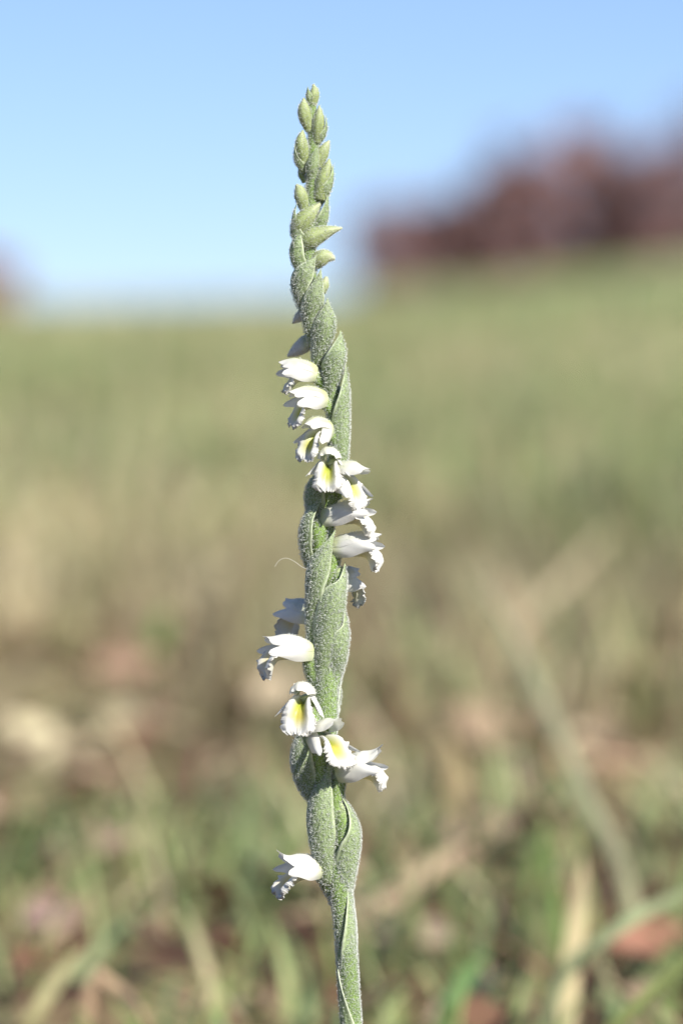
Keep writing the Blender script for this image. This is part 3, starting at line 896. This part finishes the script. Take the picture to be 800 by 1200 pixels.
    F += [(rim[k], o2 + rim[k], o2 + rim[k + 1], rim[k + 1]) for k in range(len(rim) - 1)]
    finish('lip', V + VB, F, C + CB, M_LIP, fl)
    if ovary:
        tube('ovary', ovary + [(px + f[0] * 3, py - f[2] * 3, dep + f[1] * 3, 7.2 * size)], M_GREEN, fl, ov_col, n=18, m=16, density=26, length=2.2e-4)
    return fl


flower(376, 1018, -3, -71, -4, 46, size=1.18, splay=9, sdrop=-2, droop=40, upcurl=13, lip_w=18, lip_len=1.08, gutter=2, flare=1.5, seed=1, hood_green=0.05, ovary=[(396, 1062, 4, 6), (388, 1040, 4, 10)])
flower(395, 906, -6, 78, 9, 50, size=1.22, splay=9, sdrop=2, droop=66, upcurl=11, lip_w=17, lip_len=0.88, gutter=3, b0=0.46, flare=1.6, seed=2, hood_green=0.05, ovary=[(393, 968, -1, 7), (393, 938, -3, 9)])
flower(365, 864, -14, 46, 6, 44, size=1.18, splay=13, sdrop=17, droop=56, upcurl=7, lip_w=17, lip_len=1.2, gutter=-4, seed=3, hood_green=0.12, ovary=[(380, 935, -8, 7), (372, 900, -12, 11)])
flower(359, 815, -11, -14, -4, 38, size=1.08, splay=13, sdrop=18, droop=66, upcurl=1, lip_w=17, lip_len=1.5, gutter=-4.5, seed=4, throat=0.2, ovary=[(372, 868, -6, 7), (364, 838, -9, 10)])
flower(365, 764, -4, -68, 3, 57, size=1.12, splay=4, sdrop=1, droop=82, upcurl=5, lip_w=16, lip_len=1.02, gutter=3, b0=0.46, seed=5, hood_green=0.08, ovary=[(378, 815, 3, 6), (368, 790, 1, 10)])
flower(369, 722, 10, -142, 3, 56, size=1.05, splay=9, sdrop=1, droop=75, upcurl=5, lip_w=15, b0=0.45, seed=6, ovary=[(380, 770, 8, 4), (370, 745, 8, 6.5)])
flower(396, 682, 8, 115, 0, 27, size=1.05, splay=6, sdrop=4, droop=80, upcurl=4, lip_w=14, seed=7, lip_len=1.3, ovary=[(392, 725, 7, 4), (396, 702, 7, 6.5)])
flower(391, 643, -6, 78, 2, 53, size=1.12, splay=4, sdrop=-1, droop=80, upcurl=3, lip_len=0.92, lip_w=15, gutter=4, b0=0.48, seed=8, hood_green=0.15, ovary=[(384, 690, -4, 7), (387, 660, -6, 10)])
flower(378, 608, -8, 78, 6, 60, size=1.06, splay=3, sdrop=-2, droop=76, upcurl=7, lip_len=0.95, lip_w=15, gutter=3, b0=0.48, seed=9, hood_green=0.12, ovary=[(372, 650, -4, 7), (373, 624, -7, 11)])
flower(388, 554, -10, 58, -14, 45, size=1.16, splay=10, sdrop=14, droop=54, upcurl=6, lip_w=15, lip_len=1.02, seed=10, throat=0.45, hood_green=0.4, ovary=[(380, 595, -4, 7), (381, 570, -8, 9)])
flower(388, 540, -10, -8, -4, 33, size=1.0, splay=12, sdrop=15, droop=64, upcurl=1, lip_w=15, lip_len=1.5, gutter=-4.5, seed=11, throat=0.7, hood_green=0.5, ovary=[(396, 585, -2, 4), (394, 556, -6, 6)])
flower(385, 503, -9, -46, -8, 40, size=1.0, splay=10, sdrop=10, droop=54, upcurl=1, lip_w=16, lip_len=1.28, gutter=-3, seed=12, throat=0.6, hood_green=0.7, ovary=[(396, 545, -2, 4), (394, 520, -5, 5.5)])
flower(380, 468, -7, -62, -4, 48, size=1.0, splay=6, sdrop=3, droop=56, upcurl=1, lip_w=15, lip_len=1.05, seed=13, throat=0.7, hood_green=0.7, ovary=[(394, 510, 0, 4), (391, 486, -3, 5.5)])
flower(370, 438, -4, -79, 2, 46, size=1.0, splay=4, sdrop=1, droop=52, upcurl=1, lip_w=12, lip_len=0.86, seed=14, throat=0.7, hood_green=0.6, ovary=[(390, 480, 2, 4), (382, 456, 2, 5.5)])


# ------------------------------------------------------------------ silk thread caught on the spike
def thread():
    st = catmull([P3(*p) for p in [(322, 664, -14), (327, 657, -15), (335, 654, -16), (345, 658, -17), (355, 665, -18), (366, 668, -20)]], 30)
    V, F = [], []
    for i in range(30):
        t = st[min(i + 1, 29)] - st[max(i - 1, 0)]; t /= np.linalg.norm(t)
        a = np.cross(t, [0, 1, 0]); a /= np.linalg.norm(a); b = np.cross(t, a)
        for k in range(5):
            an = k * 2 * math.pi / 5
            V.append(st[i] + (a * math.cos(an) + b * math.sin(an)) * 2.6e-5)
    for i in range(29):
        for k in range(5):
            F.append((i*5 + k, i*5 + (k+1) % 5, (i+1)*5 + (k+1) % 5, (i+1)*5 + k))
    o = mesh_object('silk_thread', V, F, [M_HAIR], cols=np.tile([[0.75, 0.72, 0.62]], (len(V), 1)))
    tagged(o, 'fine pale curved thread sticking out left from a bract', 'thread')


thread()
